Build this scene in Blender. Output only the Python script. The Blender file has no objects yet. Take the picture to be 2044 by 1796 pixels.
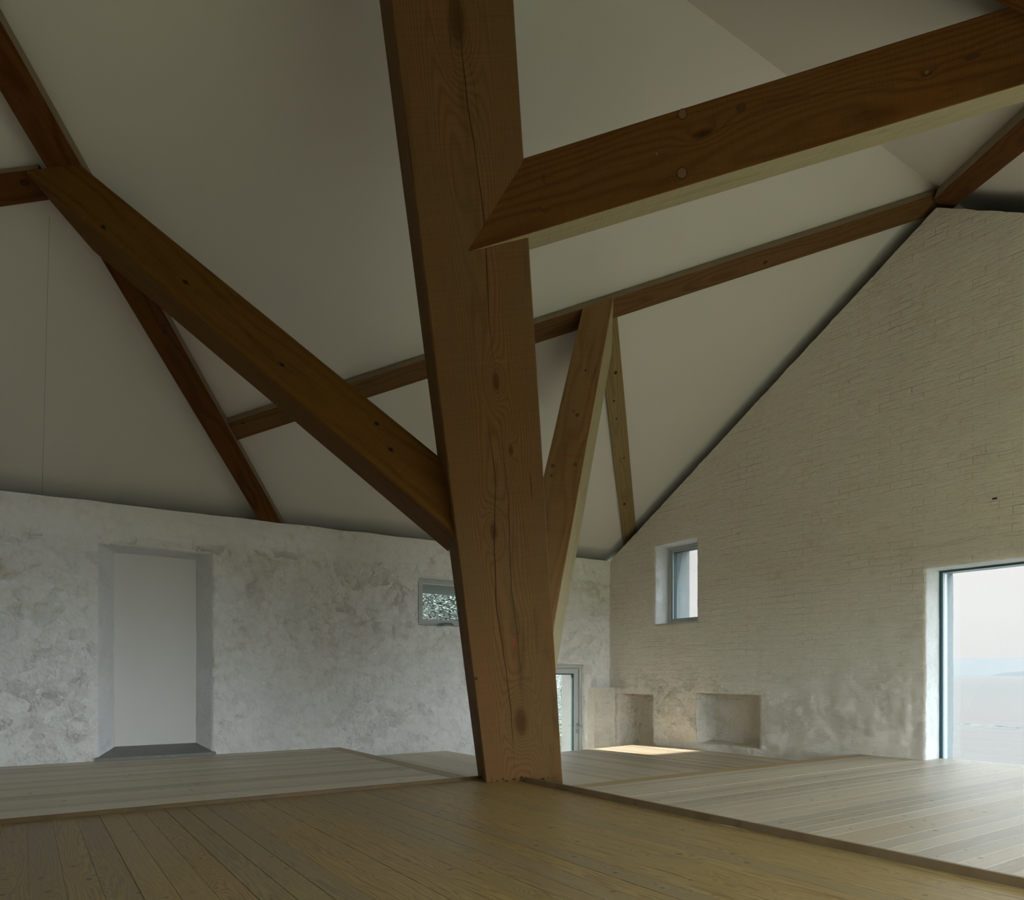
import bpy, bmesh, math, random
from mathutils import Vector, Matrix, noise
random.seed(7)
sc = bpy.context.scene
COL = sc.collection
U0 = 0.0075                      # metres per survey unit
ZF = -120.6                      # foreground floor in survey units (origin = eye point)
def W(x, y, z): return Vector((x*U0, y*U0, (z-ZF)*U0))
def WV(p): return W(p[0], p[1], p[2])
def V3(*a): return Vector(a)

# ------------------------------------------------------------------ survey
YL = 1132.0; XG = 1007.4; YR = -162.6; XF = -450.0
ZT = 235.5; PT = .597; RIDGE = 484.7; GAP = 27.0
ZRC = ZT+GAP+(YL-RIDGE)*PT       # ridge of ceiling
def zfar(y): return ZRC-(y-RIDGE)*PT
def znear(y): return ZRC-(RIDGE-y)*PT
NL = Vector((0, PT, 1)).normalized(); NN = Vector((0, -PT, 1)).normalized()
Z_L = -117.0; Z_R = -114.8; Z_B = -134.2; Z_LOW = -262.0

# ------------------------------------------------------------------ tagging
def tag(o, label=None, cat=None, group=None, kind=None):
    if label: o['label'] = label
    if cat: o['category'] = cat
    if group: o['group'] = group
    if kind: o['kind'] = kind
    return o
def obj(name, bm, mats, parent=None, mat_world=None, smooth=False):
    me = bpy.data.meshes.new(name); bm.normal_update(); bm.to_mesh(me); bm.free()
    for m in (mats if isinstance(mats, (list, tuple)) else [mats]): me.materials.append(m)
    if smooth:
        for p in me.polygons: p.use_smooth = True
    o = bpy.data.objects.new(name, me); COL.objects.link(o)
    if mat_world is not None: o.matrix_world = mat_world
    if parent is not None:
        o.parent = parent
        if mat_world is not None: o.matrix_parent_inverse = parent.matrix_world.inverted()
    return o
def empty(name, loc=(0, 0, 0)):
    o = bpy.data.objects.new(name, None); COL.objects.link(o); o.location = loc
    o.empty_display_size = .1; bpy.context.view_layer.update(); return o

# ------------------------------------------------------------------ node helper
class NT:
    def __init__(s, name):
        s.m = bpy.data.materials.new(name); s.m.use_nodes = True; s.t = s.m.node_tree
        s.t.nodes.clear(); s.out = s.t.nodes.new('ShaderNodeOutputMaterial')
    def n(s, typ, ins=None, **props):
        nd = s.t.nodes.new('ShaderNode'+typ)
        for k, v in props.items(): setattr(nd, k, v)
        for k, v in (ins or {}).items(): s.set(nd.inputs[k], v)
        return nd
    def set(s, sock, v):
        if isinstance(v, bpy.types.NodeSocket): s.t.links.new(v, sock)
        elif isinstance(v, bpy.types.Node): s.t.links.new(v.outputs[0], sock)
        else:
            if isinstance(v, tuple) and len(v) == 3 and sock.type == 'RGBA': v = (*v, 1)
            sock.default_value = v
    def math(s, op, a, b=0.0, c=None, clamp=False):
        nd = s.n('Math', operation=op, use_clamp=clamp); s.set(nd.inputs[0], a); s.set(nd.inputs[1], b)
        if c is not None: s.set(nd.inputs[2], c)
        return nd.outputs[0]
    def mix(s, fac, a, b, bt='MIX'):
        nd = s.n('Mix', data_type='RGBA', blend_type=bt); s.set(nd.inputs[0], fac); s.set(nd.inputs[6], a); s.set(nd.inputs[7], b)
        return nd.outputs[2]
    def noise(s, vec, scale, detail=4, rough=.55, dist=0.0):
        return s.n('TexNoise', {'Vector': vec, 'Scale': scale, 'Detail': detail, 'Roughness': rough, 'Distortion': dist})
    def map(s, vec, scale=(1, 1, 1), loc=(0, 0, 0), rot=(0, 0, 0)):
        return s.n('Mapping', {'Vector': vec, 'Scale': scale, 'Location': loc, 'Rotation': rot}).outputs[0]
    def ramp(s, fac, stops):
        nd = s.n('ValToRGB', {'Fac': fac}); e = nd.color_ramp.elements
        while len(e) > 1: e.remove(e[-1])
        for i, (p, c) in enumerate(stops):
            el = e[0] if i == 0 else e.new(p); el.position = p
            el.color = (c, c, c, 1) if isinstance(c, (int, float)) else (*c, 1)
        return nd.outputs[0]
    def sep(s, vec): return s.n('SeparateXYZ', {'Vector': vec}).outputs
    def comb(s, x, y, z): return s.n('CombineXYZ', {'X': x, 'Y': y, 'Z': z}).outputs[0]
    def bsdf(s, col, rough=.7, bump=None, strength=.3, dist=.01, spec=.3, bump2=None, **kw):
        b = s.n('BsdfPrincipled', {'Base Color': col, 'Roughness': rough, 'Specular IOR Level': spec})
        for k, v in kw.items(): s.set(b.inputs[k], v)
        if bump is not None:
            bn = s.n('Bump', {'Height': bump, 'Strength': strength, 'Distance': dist})
            if bump2 is not None:
                b2 = s.n('Bump', {'Height': bump2[0], 'Strength': bump2[1], 'Distance': bump2[2]}); s.set(bn.inputs['Normal'], b2.outputs[0])
            s.set(b.inputs['Normal'], bn.outputs[0])
        s.set(s.out.inputs[0], b.outputs[0]); return b

def plain(name, col, rough=.7, spec=.3, **kw):
    t = NT(name); t.bsdf(col, rough, spec=spec, **kw); return t.m

# ------------------------------------------------------------------ wood for beams; local x runs along the beam, metres
def beam_wood(name, light, dark, ring=60, pith=(0.0, 0.0), knots=(), seed=0.0, patch=.5, grey=(.20, .19, .12), warp=.05, contrast=.6):
    t = NT(name)
    tc = t.n('TexCoord').outputs['Object']
    co = t.map(tc, loc=(seed, seed*.37, seed*.71))
    x, y, z = t.sep(tc)[:3]
    wn = t.noise(t.map(co, (.45, 1.6, 1.6)), 1.6, 2, .5).outputs[0]
    w2 = t.noise(t.map(co, (1.8, 9, 9)), 1.4, 3, .6).outputs[0]
    yy = t.math('SUBTRACT', y, pith[0]); zz = t.math('SUBTRACT', z, pith[1])
    r = t.math('SQRT', t.math('ADD', t.math('MULTIPLY', yy, yy), t.math('MULTIPLY', zz, zz)))
    r = t.math('ADD', r, t.math('MULTIPLY', t.math('SUBTRACT', wn, .5), warp*2))
    r = t.math('ADD', r, t.math('MULTIPLY', t.math('SUBTRACT', w2, .5), warp*.16))
    kd = None
    for (kx, ky, kr, kz) in knots:
        dx = t.math('MULTIPLY', t.math('SUBTRACT', x, kx), 1/(kr*3.2)); dy = t.math('MULTIPLY', t.math('SUBTRACT', y if kz is None else z, ky), 1/(kr*1.25))
        d2 = t.math('ADD', t.math('MULTIPLY', dx, dx), t.math('MULTIPLY', dy, dy))
        g = t.math('EXPONENT', t.math('MULTIPLY', d2, -1.0))
        r = t.math('ADD', r, t.math('MULTIPLY', g, kr*1.1))
        core = t.math('EXPONENT', t.math('MULTIPLY', t.math('POWER', t.math('MULTIPLY', d2, 5.5), 2), -1.0))
        kd = core if kd is None else t.math('MAXIMUM', kd, core)
    ph = t.math('MULTIPLY', r, ring*6.283)
    sn = t.math('MULTIPLY_ADD', t.math('SINE', ph), .5, .5)
    rg = t.math('POWER', sn, 2.2)
    fib = t.noise(t.map(co, (3, 150, 150)), 1.5, 3, .6).outputs[0]
    saw = t.noise(t.map(co, (260, 3, 3)), 1.0, 2, .5).outputs[0]
    big = t.noise(t.map(co, (.55, 2.4, 2.4)), 1.5, 5, .62).outputs[0]
    bigm = t.ramp(big, [(.36, 0.0), (.66, 1.0)])
    stain = t.ramp(t.noise(t.map(co, (.9, 6, 6), loc=(7, 3, 1)), 1.3, 4, .6).outputs[0], [(.58, 0.0), (.76, 1.0)])
    c = t.mix(t.math('MULTIPLY', rg, contrast), light, dark)
    c = t.mix(t.math('MULTIPLY', t.math('SUBTRACT', 1.0, bigm), patch), c, grey)
    c = t.mix(t.math('MULTIPLY', stain, .45), c, tuple(v*.35 for v in dark))
    c = t.mix(t.math('MULTIPLY_ADD', fib, 1.1, -.2, True), t.mix(1.0, c, (.68, .66, .62), 'MULTIPLY'), c)
    c = t.mix(t.math('MULTIPLY', t.math('SUBTRACT', saw, .38, None, True), .9), c, t.mix(1.0, c, (.55, .55, .55), 'MULTIPLY'))
    if kd is not None: c = t.mix(t.math('MULTIPLY', kd, .75), c, tuple(v*.45 for v in dark))
    h = t.math('ADD', t.math('MULTIPLY', rg, -.5), t.math('ADD', t.math('MULTIPLY', fib, .6), t.math('MULTIPLY', saw, .35)))
    t.bsdf(c, .7, h, .35, .0016, spec=.10)
    return t.m

def floor_wood(name, axis, light, dark, KNOTS=.62, spec=.6, rc=.62):
    """axis 0: boards along x, 1: along y; every board is an island of the mesh"""
    t = NT(name)
    tc = t.n('TexCoord').outputs['Object']
    ri = t.n('NewGeometry').outputs['Random Per Island']
    s = t.sep(tc); a = s[axis]; b = s[1-axis]
    off = t.math('MULTIPLY', ri, 173.0)
    v = t.comb(t.math('ADD', a, off), t.math('ADD', b, off), off)
    # knots: sparse round voronoi cells
    vor = t.n('TexVoronoi', {'Vector': t.map(v, (3.6, 7.4, 1)), 'Scale': 1.0, 'Randomness': .85}, feature='F1', voronoi_dimensions='2D')
    pv = t.n('VectorMath', {0: t.map(v, (3.6, 7.4, 1)), 1: vor.outputs['Position']}, operation='SUBTRACT').outputs[0]
    ps_ = t.sep(pv)
    ka = t.math('DIVIDE', ps_[0], 3.6); kb = t.math('DIVIDE', ps_[1], 7.4)
    kd = t.math('SQRT', t.math('ADD', t.math('MULTIPLY', ka, ka), t.math('MULTIPLY', kb, kb)))       # metres
    kd2 = t.math('ADD', t.math('MULTIPLY', t.math('MULTIPLY', ka, ka), .10), t.math('MULTIPLY', kb, kb))
    kcol = t.sep(vor.outputs['Color'])
    has = t.math('GREATER_THAN', kcol[1], KNOTS)
    kr = t.math('MULTIPLY', t.math('MULTIPLY_ADD', kcol[0], .013, .003), has)
    kn = t.math('SUBTRACT', 1.0, t.math('DIVIDE', kd, t.math('MAXIMUM', kr, .0001)), None, True)
    bend = t.math('MULTIPLY', has, t.math('EXPONENT', t.math('MULTIPLY', kd2, -1100.0)))
    w = t.noise(t.map(v, (.55, 5.5, 1)), 1.3, 3, .55).outputs[0]
    w3 = t.noise(t.map(v, (5, 40, 1)), 1.3, 3, .6).outputs[0]
    r = t.math('ADD', t.math('MULTIPLY', w, 10.0), t.math('ADD', t.math('MULTIPLY', bend, 2.6), t.math('MULTIPLY', w3, .5)))
    r = t.math('ADD', r, t.math('MULTIPLY', b, 42.0))
    rg = t.math('POWER', t.math('MULTIPLY_ADD', t.math('SINE', t.math('MULTIPLY', r, 7.0)), .5, .5), 2.5)
    fib = t.noise(t.map(v, (6, 230, 1)), 1.2, 3, .6).outputs[0]
    r2 = t.n('TexWhiteNoise', {'W': t.math('MULTIPLY', ri, 91.7)}, noise_dimensions='1D').outputs[0]
    c = t.mix(t.math('MULTIPLY', rg, rc), light, dark)
    c = t.mix(t.math('MULTIPLY', t.ramp(ri, [(.55, 0.0), (.9, 1.0)]), .42), c, (.40, .29, .13))
    c = t.mix(t.math('MULTIPLY', t.ramp(r2, [(.6, 0.0), (.95, 1.0)]), .26), c, (.23, .22, .185))
    c = t.mix(t.math('MULTIPLY_ADD', fib, .5, -.12, True), c, t.mix(1.0, c, (.62, .58, .5), 'MULTIPLY'))
    c = t.mix(t.math('MULTIPLY', t.math('SUBTRACT', r2, .4), .35, None, True), c, t.mix(1.0, c, (.7, .66, .62), 'MULTIPLY'))
    ring_k = t.ramp(kn, [(0.0, 0.0), (.08, .95), (.35, .6), (1.0, .85)])
    c = t.mix(ring_k, c, t.mix(kcol[2], (.035, .025, .015), (.16, .075, .035)))
    rough = t.math('MULTIPLY_ADD', rg, -.14, .42)
    rough = t.math('ADD', rough, t.math('MULTIPLY', fib, .12))
    h = t.math('ADD', t.math('MULTIPLY', rg, .6), t.math('MULTIPLY', fib, .3))
    t.bsdf(c, rough, h, .25, .0010, spec=spec)
    return t.m

def wall_paint(name, base, stain, brick=False, amp=1.0):
    t = NT(name)
    tc = t.n('NewGeometry').outputs['Position']
    s = t.sep(tc)
    big = t.noise(tc, .9, 5, .6).outputs[0]
    mid = t.noise(tc, 3.6, 6, .66).outputs[0]
    fine = t.noise(tc, 42, 5, .62).outputs[0]
    def chips(sc, stretch=(1, 1, 1)):
        """faceted flakes: every voronoi cell is a little plane tilted its own way"""
        dn = t.noise(tc, sc*.8, 3, .6)
        sub = t.n('VectorMath', {0: dn.outputs['Color'], 1: (.5, .5, .5)}, operation='SUBTRACT')
        sca = t.n('VectorMath', {0: sub.outputs[0], 'Scale': .9/sc}, operation='SCALE')
        p = t.map(t.n('VectorMath', {0: tc, 1: sca.outputs[0]}, operation='ADD').outputs[0], stretch)
        v = t.n('TexVoronoi', {'Vector': p, 'Scale': sc, 'Randomness': 1.0}, feature='F1')
        ps = t.n('VectorMath', {0: v.outputs['Position'], 'Scale': 1.0}, operation='SCALE')
        df = t.n('VectorMath', {0: p, 1: ps.outputs[0]}, operation='SUBTRACT')
        rc = t.n('VectorMath', {0: v.outputs['Color'], 1: (.5, .5, .5)}, operation='SUBTRACT')
        d = t.n('VectorMath', {0: df.outputs[0], 1: rc.outputs[0]}, operation='DOT_PRODUCT').outputs['Value']
        return d, v
    c1, v1 = chips(4.6, (1, 1, 1.5)); c2, v2 = chips(11.0)
    pick = t.ramp(t.noise(tc, 1.7, 3, .6).outputs[0], [(.44, 0.0), (.66, 1.0)])
    c = t.mix(t.math('MULTIPLY', t.ramp(big, [(.35, 0.0), (.7, 1.0)]), .5), base, tuple(v*.92 for v in base))
    edge = t.ramp(v2.outputs['Distance'], [(.52, 0.0), (.80, 1.0)])
    c = t.mix(t.math('MULTIPLY', t.math('MULTIPLY', edge, t.math('MULTIPLY_ADD', pick, .75, .25)), .20*amp), c, stain)
    yel = t.ramp(t.noise(tc, 6.0, 5, .7).outputs[0], [(.52, 0.0), (.70, 1.0)])
    c = t.mix(t.math('MULTIPLY', t.math('MULTIPLY', yel, pick), .55*amp), c, stain)
    # metres of relief
    h = t.math('ADD', t.math('MULTIPLY', c1, .42*amp), t.math('MULTIPLY', c2, .42*amp))
    h = t.math('ADD', h, t.math('ADD', t.math('MULTIPLY', mid, .045*amp), t.math('MULTIPLY', fine, .0022)))
    if not brick and amp > .9:
        h = t.math('MULTIPLY', h, t.ramp(t.math('MULTIPLY', s[2], .25), [(.565, 1.0), (.585, .35)]))
    if brick:
        rub = t.math('MULTIPLY', t.ramp(t.math('MULTIPLY', s[2], .25), [(.16, 1.0), (.27, 0.0)]), t.ramp(t.math('MULTIPLY', s[1], .1), [(.50, .15), (.66, 1.0)]))
        rub = t.math('MULTIPLY_ADD', rub, .80, .16)
        h = t.math('MULTIPLY', h, rub)
        wv = t.math('MULTIPLY', t.math('SUBTRACT', t.noise(t.map(tc, (1, .8, 2)), 1.1, 4, .6).outputs[0], .5), .10)
        w2 = t.math('MULTIPLY', t.math('SUBTRACT', t.noise(tc, 16, 3, .6).outputs[0], .5), .020)
        vec = t.comb(t.math('ADD', s[1], w2), t.math('ADD', s[2], t.math('ADD', wv, w2)), 0.0)
        br = t.n('TexBrick', {'Vector': vec, 'Scale': 1.0, 'Mortar Size': .008, 'Mortar Smooth': 1.0, 'Brick Width': .228, 'Row Height': .077,
                              'Color1': (1, 1, 1), 'Color2': (.35, .35, .35), 'Mortar': (.6, .6, .6)})
        up = t.ramp(t.math('MULTIPLY', s[2], .25), [(.20, .12), (.32, 1.0)])
        vis = t.ramp(t.noise(t.map(tc, (1, 1, 2.2)), 1.6, 5, .7).outputs[0], [(.42, .04), (.70, .9)])
        bb = t.math('MULTIPLY', br.outputs['Fac'], t.math('MULTIPLY', up, vis))
        streak = t.noise(t.map(tc, (1, 2.2, 15)), 1.5, 5, .7).outputs[0]
        h = t.math('SUBTRACT', h, t.math('MULTIPLY', bb, .0048))
        h = t.math('ADD', h, t.math('ADD', t.math('MULTIPLY', t.math('MULTIPLY', br.outputs['Color'], up), .0012), t.math('MULTIPLY', streak, .012)))
        crk = t.ramp(t.noise(t.map(tc, (1, .8, 5)), 2.3, 3, .7).outputs[0], [(.67, 0.0), (.70, 1.0)])
        c = t.mix(t.math('MULTIPLY', t.math('MULTIPLY', bb, crk), .9), c, (.08, .075, .065))
    t.bsdf(c, .85, h, 1.0, 1.5 if not brick else 1.6, spec=.15)
    return t.m

M = {}
M['post'] = beam_wood('post timber', (.235, .118, .040), (.125, .052, .013), 112, (0, -.10),
    [(.7057, -.013, .10, None), (3.282, -.051, .045, None), (5.10, -.01, .09, None), (2.30, .06, .05, None), (2.84, -.113, .03, None)], 1.3, .55, (.165, .112, .046), .045, .5)
M['strut_left'] = beam_wood('left strut timber', (0.2108, 0.0918, 0.01632), (0.0918, 0.0306, 0.00408), 45, (-.06, .02),
    [(.345, .092, .016, 1), (.971, .022, .020, 1), (1.807, .037, .018, 1), (2.549, -.072, .018, 1), (2.739, .008, .016, 1)], 4.1, .45, (.22, .12, .022), .05, .45)
M['strut_right'] = beam_wood('right strut timber', (0.414, 0.2295, 0.0945), (0.252, 0.1215, 0.0405), 40, (0, .06), [], 8.2, .35, (0.342, 0.225, 0.1035), .06, .45)
M['brace'] = beam_wood('long brace timber', (0.1836, 0.07344, 0.01496), (0.085, 0.02584, 0.00408), 46, (-.10, .14),
    [(1.480, -.040, .045, 1), (2.753, .002, .02, 1)], 2.6, .30, (.19, .105, .030), .06, .5)
M['side'] = beam_wood('paler beam side', (.40, .31, .205), (.30, .21, .125), 40, (0, .1), [], 16.6, .3, (.34, .29, .2), .06, .4)  # paler tone for the sides of the roof beams
M['pale'] = beam_wood('pale sapwood and daylight face', (.60, .51, .31), (.44, .34, .17), 40, (0, .1), [], 6.6, .45, (.50, .46, .30), .06, .4)  # sapwood tone with daylight also put into the colour
M['rafter'] = beam_wood('roof beam timber', (0.18, 0.0675, 0.015), (0.075, 0.0225, 0.00375), 44, (.03, .09), [], 5.5, .25, (0.135, 0.0675, 0.01875), .07, .6)
M['rafter2'] = beam_wood('far roof beam timber', (0.24, 0.124, 0.048), (0.12, 0.0528, 0.016), 44, (.03, .09), [], 9.7, .30, (0.2, 0.128, 0.056), .07, .5)
M['rafter3'] = beam_wood('pale roof beam timber', (.42, .29, .13), (.24, .14, .05), 44, (.02, .05), [], 12.7, .35, (.36, .30, .17), .06, .55)
M['crack'] = plain('timber crack and gap shade', (.020, .014, .008), .9)
M['knot'] = plain('timber knot', (.075, .036, .014), .8, .1)
M['peg'] = plain('timber peg end', (.17, .095, .04), .8, .1)
M['pegrim'] = plain('timber peg rim', (.03, .016, .007), .8)
M['red'] = plain('red crayon', (.42, .045, .02), .8)
M['floor_y'] = floor_wood('floorboards lengthwise', 1, (.40, .285, .112), (.18, .10, .030), .56, .28, .85)
M['floor_l'] = floor_wood('floorboards left section', 0, (.72, .63, .46), (.52, .43, .29))
M['floor_b'] = floor_wood('floorboards far corner', 1, (.70, .63, .49), (.52, .44, .31))
M['floor_x'] = floor_wood('floorboards crosswise', 0, (.58, .50, .37), (.40, .32, .20))
M['trim'] = floor_wood('floor edge board', 1, (.40, .29, .13), (.28, .18, .07), 2.0)
M['trim_x'] = floor_wood('floor edge board crosswise', 0, (.44, .31, .13), (.32, .20, .07), 2.0)
M['riser'] = floor_wood('floor riser board', 0, (.11, .062, .016), (.07, .035, .008), 2.0, .2)
M['riser_r'] = floor_wood('floor riser board by the sea side', 1, (.235, .165, .085), (.17, .11, .05), 2.0, .2)
M['wall_l'] = wall_paint('limewashed rubble', (.93, .92, .88), (.62, .47, .28), False, 1.0)
M['wall_g'] = wall_paint('painted brick', (.82, .765, .65), (.66, .52, .36), True, .8)
M['wall_n'] = wall_paint('painted brick reveal', (.80, .80, .79), (.6, .52, .4), False, .4)
M['slate'] = NT('grey slate'); _t = M['slate']; _n = _t.noise(_t.n('NewGeometry').outputs['Position'], 9, 5, .6).outputs[0]
_t.bsdf(_t.mix(_n, (.16, .17, .16), (.26, .26, .23)), .55, _n, .3, .004, spec=.4); M['slate'] = _t.m
_t = NT('smooth plaster panel'); _n = _t.noise(_t.n('NewGeometry').outputs['Position'], 2.2, 4, .6).outputs[0]
_t.bsdf(_t.mix(_n, (.79, .77, .72), (.74, .71, .66)), .8, _n, .1, .003); M['panel'] = _t.m
_t = NT('ceiling board'); _p = _t.n('NewGeometry').outputs['Position']; _n = _t.noise(_p, 1.1, 5, .55).outputs[0]
_t.bsdf(_t.mix(_n, (.775, .73, .655), (.745, .70, .625)), .85, _t.noise(_p, 60, 3).outputs[0], .05, .001, spec=.15); M['ceiling'] = _t.m
M['recess'] = plain('dark recess shade', (.035, .03, .026), .9)  # near-black colour paints the shade of the wall-head recess
M['frame'] = plain('grey painted metal', (.50, .525, .50), .45, .4)
M['frame_dark'] = plain('dark window gasket', (.03, .085, .10), .5)
M['frame_edge'] = plain('bright metal edge', (.34, .42, .43), .35, .5)
M['steel'] = plain('brushed steel', (.42, .43, .41), .35, .5, Metallic=.9)
M['green'] = plain('green anodised handle', (.045, .14, .115), .4, .5)
_t = NT('harled concrete'); _p = _t.n('NewGeometry').outputs['Position']; _n = _t.noise(_p, 55, 3, .7).outputs[0]
_t.bsdf(_t.mix(_n, (.13, .15, .15), (.24, .26, .255)), .9, _n, .6, .006); M['harl'] = _t.m
_t = NT('window glass'); _tr = _t.n('BsdfTransparent', {'Color': (.965, .975, .975)}); _gl = _t.n('BsdfGlossy', {'Color': (1, 1, 1), 'Roughness': 0.0})
_lw = _t.n('Fresnel', {'IOR': 1.45}); _mx = _t.n('MixShader'); _t.set(_mx.inputs[0], _t.math('MULTIPLY', _lw.outputs[0], .8)); _t.set(_mx.inputs[1], _tr.outputs[0]); _t.set(_mx.inputs[2], _gl.outputs[0])
_t.set(_t.out.inputs[0], _mx.outputs[0]); M['glass'] = _t.m

# ------------------------------------------------------------------ mesh helpers
def quad(bm, pts, mi=0):
    f = bm.faces.new([bm.verts.new(p) for p in pts]); f.material_index = mi; return f
def add_box(bm, a, b, mi=0):
    x0, y0, z0 = a; x1, y1, z1 = b
    v = [bm.verts.new(WV(p)) for p in ((x0,y0,z0),(x1,y0,z0),(x1,y1,z0),(x0,y1,z0),(x0,y0,z1),(x1,y0,z1),(x1,y1,z1),(x0,y1,z1))]
    for q in ((0,3,2,1),(4,5,6,7),(0,1,5,4),(1,2,6,5),(2,3,7,6),(3,0,4,7)):
        f = bm.faces.new([v[i] for i in q]); f.material_index = mi
def clip(bm, co, no):
    """remove everything on the side the normal points to and cap the cut"""
    r = bmesh.ops.bisect_plane(bm, geom=bm.verts[:]+bm.edges[:]+bm.faces[:], plane_co=co, plane_no=no, clear_outer=True, dist=1e-6)
    ed = [e for e in r['geom_cut'] if isinstance(e, bmesh.types.BMEdge)]
    if ed: bmesh.ops.holes_fill(bm, edges=ed)

def frame_matrix(origin, ax, v):
    """local x along the beam, local y = v, local z = x cross y"""
    x = Vector(ax).normalized(); y = (Vector(v)-x*x.dot(Vector(v))).normalized(); z = x.cross(y)
    m = Matrix((x, y, z)).transposed().to_4x4(); m.translation = WV(origin); return m

def beam_bm(L0, L1, sec0, sec1, ch=.9, wob=.18, seg=26, seed=0):
    """box-section beam along local x from L0 to L1 (units); sec = (y0,y1,z0,z1) at x=0 -> at x=L ref"""
    bm = bmesh.new(); rings = []
    Lr = sec1[4]
    for k in range(seg+1):
        x = L0+(L1-L0)*k/seg; tt = x/Lr
        y0, y1, z0, z1 = [sec0[i]+(sec1[i]-sec0[i])*tt for i in range(4)]
        pts = [(y0+ch, z0), (y1-ch, z0), (y1, z0+ch), (y1, z1-ch), (y1-ch, z1), (y0+ch, z1), (y0, z1-ch), (y0, z0+ch)]
        ring = []
        for (y, z) in pts:
            n = noise.noise_vector(Vector((x*.013+seed, (1 if y > (y0+y1)/2 else 0)*5+seed, (1 if z > (z0+z1)/2 else 0)*7)))
            ring.append(bm.verts.new(((x)*U0, (y+n.y*wob)*U0, (z+n.z*wob)*U0)))
        rings.append(ring)
    for a, b in zip(rings[:-1], rings[1:]):
        for i in range(8):
            j = (i+1) % 8; bm.faces.new((a[i], a[j], b[j], b[i]))
    bm.faces.new(list(reversed(rings[0]))); bm.faces.new(rings[-1])
    bmesh.ops.recalc_face_normals(bm, faces=bm.faces)
    return bm
def to_world_clip(bm, mw, clips):
    bmesh.ops.transform(bm, matrix=mw, verts=bm.verts)
    for co, no in clips: clip(bm, co, no)
    bmesh.ops.transform(bm, matrix=mw.inverted(), verts=bm.verts)

def ribbon(bm, pts, width, face, off, mi, taper=True):
    width *= .8
    """dark check following pts=(x,c) on a beam face. face: function (x,c,off)->local vector (units)"""
    fine = []
    for (a, b) in zip(pts[:-1], pts[1:]):
        n = max(2, int(abs(b[0]-a[0])/9))
        for k in range(n):
            u = k/n; fine.append((a[0]+(b[0]-a[0])*u, a[1]+(b[1]-a[1])*u))
    fine.append(pts[-1]); rows = []
    N = len(fine)-1
    for i, (x, c) in enumerate(fine):
        w = width*(min(1, 4*i/N, 4*(N-i)/N) if taper else 1)*(.75+.5*noise.noise(Vector((x*.05, c, 3))))
        c2 = c+.6*noise.noise(Vector((x*.06, 9, off)))
        rows.append((bm.verts.new(face(x, c2-w/2, off)), bm.verts.new(face(x, c2+w/2, off))))
    for a, b in zip(rows[:-1], rows[1:]):
        f = bm.faces.new((a[0], a[1], b[1], b[0])); f.material_index = mi
def disc(bm, x, c, rx, ry, face, off, mi, n=18, rim=None):
    if rim is not None: disc(bm, x, c, rx*1.22, ry*1.22, face, off*.5, rim, n)
    vs = [bm.verts.new(face(x+rx*math.cos(6.2832*k/n)*(1+.08*math.sin(k*2.1)), c+ry*math.sin(6.2832*k/n), off)) for k in range(n)]
    f = bm.faces.new(vs); f.material_index = mi

# ------------------------------------------------------------------ THE TIMBERS
# raking post
PO = V3(485.315, 705.362, ZF); PAX = V3(-.32466, -.33275, .88537); PU = V3(-.90019, .39597, -.18128); PV = V3(-.29026, -.85585, -.42809)
PW, PD = 88.57, 63.26
mw = frame_matrix(PO, PAX, PU)     # z = ax x U
zsgn = 1 if (PAX.cross(PU)).dot(PV) > 0 else -1
bm = beam_bm(-60, 760, (-PW/2, PW/2, -PD/2, PD/2), (-PW/2, PW/2, -PD/2, PD/2, 700), 1.2, .35, 40, 1)
PF = lambda x, c, off: Vector((x*U0, c*U0, zsgn*(PD/2+off+.3)*U0))
to_world_clip(bm, mw, [(W(0, RIDGE, ZRC-18*math.hypot(1, PT)), NN), (W(0, 0, Z_B+.2), Vector((0, 0, -1)))])
ribbon(bm, [(725, -1), (690.5, -2.7), (629.4, -3.7), (599.4, -6.6), (555.6, -8.8), (536.8, -8.2), (484.2, -5.5), (455.7, -6.4), (420, -7.5)], .75, PF, .0, 1)
ribbon(bm, [(430, -9), (396.5, -7.5), (333.2, -8.8), (253.1, -4.3), (204.3, -5.9), (105.6, -6.6), (88, -6)], .55, PF, .02, 1)
ribbon(bm, [(429.9, 5.6), (397.3, 3.0), (357.3, 1.4), (300, 8), (229.5, 12.7), (176.2, 9.8), (111.3, 8.0), (34.7, 10.6), (14, 9)], .95, PF, .04, 1)
ribbon(bm, [(682.5, 5.2), (660.1, 4.3), (640, 2)], .4, PF, .05, 1); ribbon(bm, [(665.5, -6.3), (640, -10), (610, -11)], .4, PF, .05, 1)
ribbon(bm, [(360, -31.1), (345.1, -31.6), (330, -31.2)], .9, PF, .05, 1); ribbon(bm, [(540, 20), (500, 21)], .3, PF, .05, 1)
for (x, c, rx, ry) in ((156, 41.5, 2.2, 1.6), ): disc(bm, x, c, rx, ry, PF, .06, 2)
# scattered dark specks on the foot
for k in range(30):
    c = random.uniform(-28, 41); x = 24.8+(c-44.4)*(24.8-6.1)/76.5 + random.uniform(.5, 8)
    disc(bm, x, c, random.uniform(.5, 2.2), random.uniform(.5, 2.6), PF, .05, random.choice((1, 2)), 7)
post = obj('raking_post', bm, [M['post'], M['crack'], M['knot']], None, mw)
tag(post, 'massive square timber post leaning towards the viewer, standing where the floor edges meet', 'post', 'timber struts of the tree shaped frame')
# red crayon 3 on the post
cu = bpy.data.curves.new('mark3', 'FONT'); cu.body = '3'; cu.size = 11*U0; cu.extrude = .02*U0; cu.align_x = 'CENTER'
tmp = bpy.data.objects.new('tmp', cu); COL.objects.link(tmp); bpy.context.view_layer.update()
me = bpy.data.meshes.new_from_object(tmp.evaluated_get(bpy.context.evaluated_depsgraph_get())); COL.objects.unlink(tmp)
bm = bmesh.new(); bm.from_mesh(me)
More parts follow.
